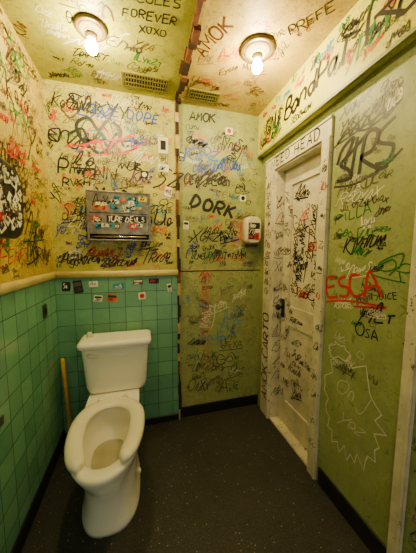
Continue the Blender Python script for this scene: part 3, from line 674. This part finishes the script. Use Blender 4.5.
# ------------------------------------------------------------------ electrical plates
e = empty('outlet_plate', (.17, y1, 2.03), 'small dark outlet plate with pale cover on graffitied wall', 'outlet')
m = MB(); m.box((.135, y1-.002, 1.98), (.205, y1+.004, 2.09), M_whitep); m.build('plate', e, .002, origin=e.location)
m = MB(); m.box((.152, y1-.006, 2.005), (.188, y1-.002, 2.065), M_blackp); m.build('socket', e, .001, origin=e.location)
e = empty('outlet_plate', (XL, 1.57, .96), 'small black outlet plate set in green tiles', 'outlet')
m = MB(); m.box((XL, 1.545, .925), (XL+.006, 1.60, 1.0), M_blackp); m.build('plate', e, .002, origin=e.location)
m = MB(); m.box((XL+.006, 1.562, .945), (XL+.009, 1.583, .98), M_dark); m.build('socket', e, .0008, origin=e.location)

# ------------------------------------------------------------------ stickers
def disc(p, x, z, r, ink, k=1, n=20):
    p.mb.face([tuple(p.O+p.S*(x+r*math.cos(2*math.pi*i/n))+p.T*(z+r*math.sin(2*math.pi*i/n))+p.N*.0003*k) for i in range(n)], INK[ink])
def sticker(O, S, T, w, h, bg, fg, lab, mark=0):
    m = MB(); O = Vector(O); S = Vector(S); T = Vector(T); N = S.cross(T)
    r = min(w, h)*.12; ring = []
    for (a, b, t0_) in ((w/2-r, h/2-r, 0), (-w/2+r, h/2-r, 90), (-w/2+r, -h/2+r, 180), (w/2-r, -h/2+r, 270)):
        for k in range(4):
            t_ = math.radians(t0_+30*k); ring.append((a+r*math.cos(t_), b+r*math.sin(t_)))
    m.loft([[tuple(O+S*a+T*b+N*o) for a, b in ring] for o in (0.0002, .0022)], INK[bg], True, True, False)
    p = Plane(m, O+N*.0022, S, T)
    if mark == 0: tag(p, -w*.38, -h*.2, w*.5, h*.4, fg, min(w, h)*.09)
    elif mark == 1: disc(p, 0, 0, min(w, h)*.33, fg, 2); 
    else:
        p.patch(-w*.4, h*.05, w*.4, h*.35, INK[fg], .0008); tag(p, -w*.38, -h*.35, w*.5, h*.2, fg, min(w, h)*.06)
    o = m.build('sticker', origin=O); thing(o, lab, 'sticker', 'stickers on the walls')
    a = math.radians(rnd.uniform(-9, 9)); o.rotation_euler = (0, a, 0)
    return o
BK = ((1, 0, 0), (0, 0, 1)); 
for x, z, w, h, bg, fg, lab, mk in (
    (-.475, 1.075, .05, .06, 'black', 'white', 'black sticker with white scrawl on green tile', 0), (-.405, 1.07, .055, .085, 'black', 'grey', 'tall black sticker on green tile', 2),
    (-.31, 1.085, .055, .04, 'white', 'blue', 'white sticker with blue scrawl on green tile', 0), (-.285, .985, .055, .045, 'white', 'black', 'white sticker with black print on green tile', 2),
    (-.195, .985, .07, .05, 'orange', 'black', 'orange and black sticker on green tile', 2), (-.15, 1.065, .075, .04, 'cyan', 'white', 'pale blue sticker on green tile', 0),
    (-.02, 1.09, .07, .035, 'grey', 'white', 'grey sticker just under the cream cap', 2), (.005, .99, .05, .05, 'white', 'red', 'square white sticker with red dot on green tile', 1),
    (.09, 1.095, .07, .035, 'black', 'red', 'black and red sticker just under the cream cap', 0), (.20, 1.04, .03, .06, 'white', 'black', 'narrow white sticker on green tile', 2)):
    sticker((x, y1, z), *BK, w, h, bg, fg, lab, mk)
for x, z, w, h, bg, fg, lab, mk in (
    (.17, 1.885, .075, .05, 'white', 'black', 'white name tag sticker with black scrawl', 0), (.04, 1.83, .05, .05, 'black', 'white', 'round-marked black sticker on yellowed wall', 1),
    (.20, 1.72, .05, .08, 'white', 'purple', 'white sticker with purple scrawl', 0)):
    sticker((x, y1+.004, z), *BK, w, h, bg, fg, lab, mk)
for x, z, w, h, bg, fg, lab, mk in (
    (.33, 1.50, .04, .06, 'white', 'black', 'small white sticker on olive wall', 2), (.66, 2.2, .06, .05, 'white', 'red', 'white and red sticker high on olive wall', 1),
    (.58, 1.30, .06, .045, 'grey', 'black', 'grey sticker on olive wall', 0), (.78, 1.72, .05, .05, 'white', 'black', 'white sticker with black dot on olive wall', 1),
    (.30, 1.98, .035, .06, 'black', 'white', 'narrow black sticker beside the ragged brown edge', 2)):
    sticker((x, y2, z), *BK, w, h, bg, fg, lab, mk)

# ------------------------------------------------------------------ world and camera
w = bpy.data.worlds.new('w'); SC.world = w; w.use_nodes = True
w.node_tree.nodes['Background'].inputs[0].default_value = (1.0, .94, .70, 1); w.node_tree.nodes['Background'].inputs[1].default_value = .75
f, yaw, pit, rol = 242.3, math.radians(15.56), math.radians(5.68), math.radians(.115)
F = Vector((math.sin(yaw)*math.cos(pit), math.cos(yaw)*math.cos(pit), -math.sin(pit))); Rv = Vector((math.cos(yaw), -math.sin(yaw), 0)); U = Rv.cross(F)
R2 = Rv*math.cos(rol)+U*math.sin(rol); U2 = -Rv*math.sin(rol)+U*math.cos(rol)
cd = bpy.data.cameras.new('camera'); co = bpy.data.objects.new('camera', cd); COL.objects.link(co)
co.matrix_world = Matrix(((R2.x, U2.x, -F.x, 0), (R2.y, U2.y, -F.y, 0), (R2.z, U2.z, -F.z, 1.3), (0, 0, 0, 1)))
cd.sensor_fit = 'VERTICAL'; cd.sensor_height = 36; cd.lens = f/553*36; cd.clip_start = .02
SC.camera = co
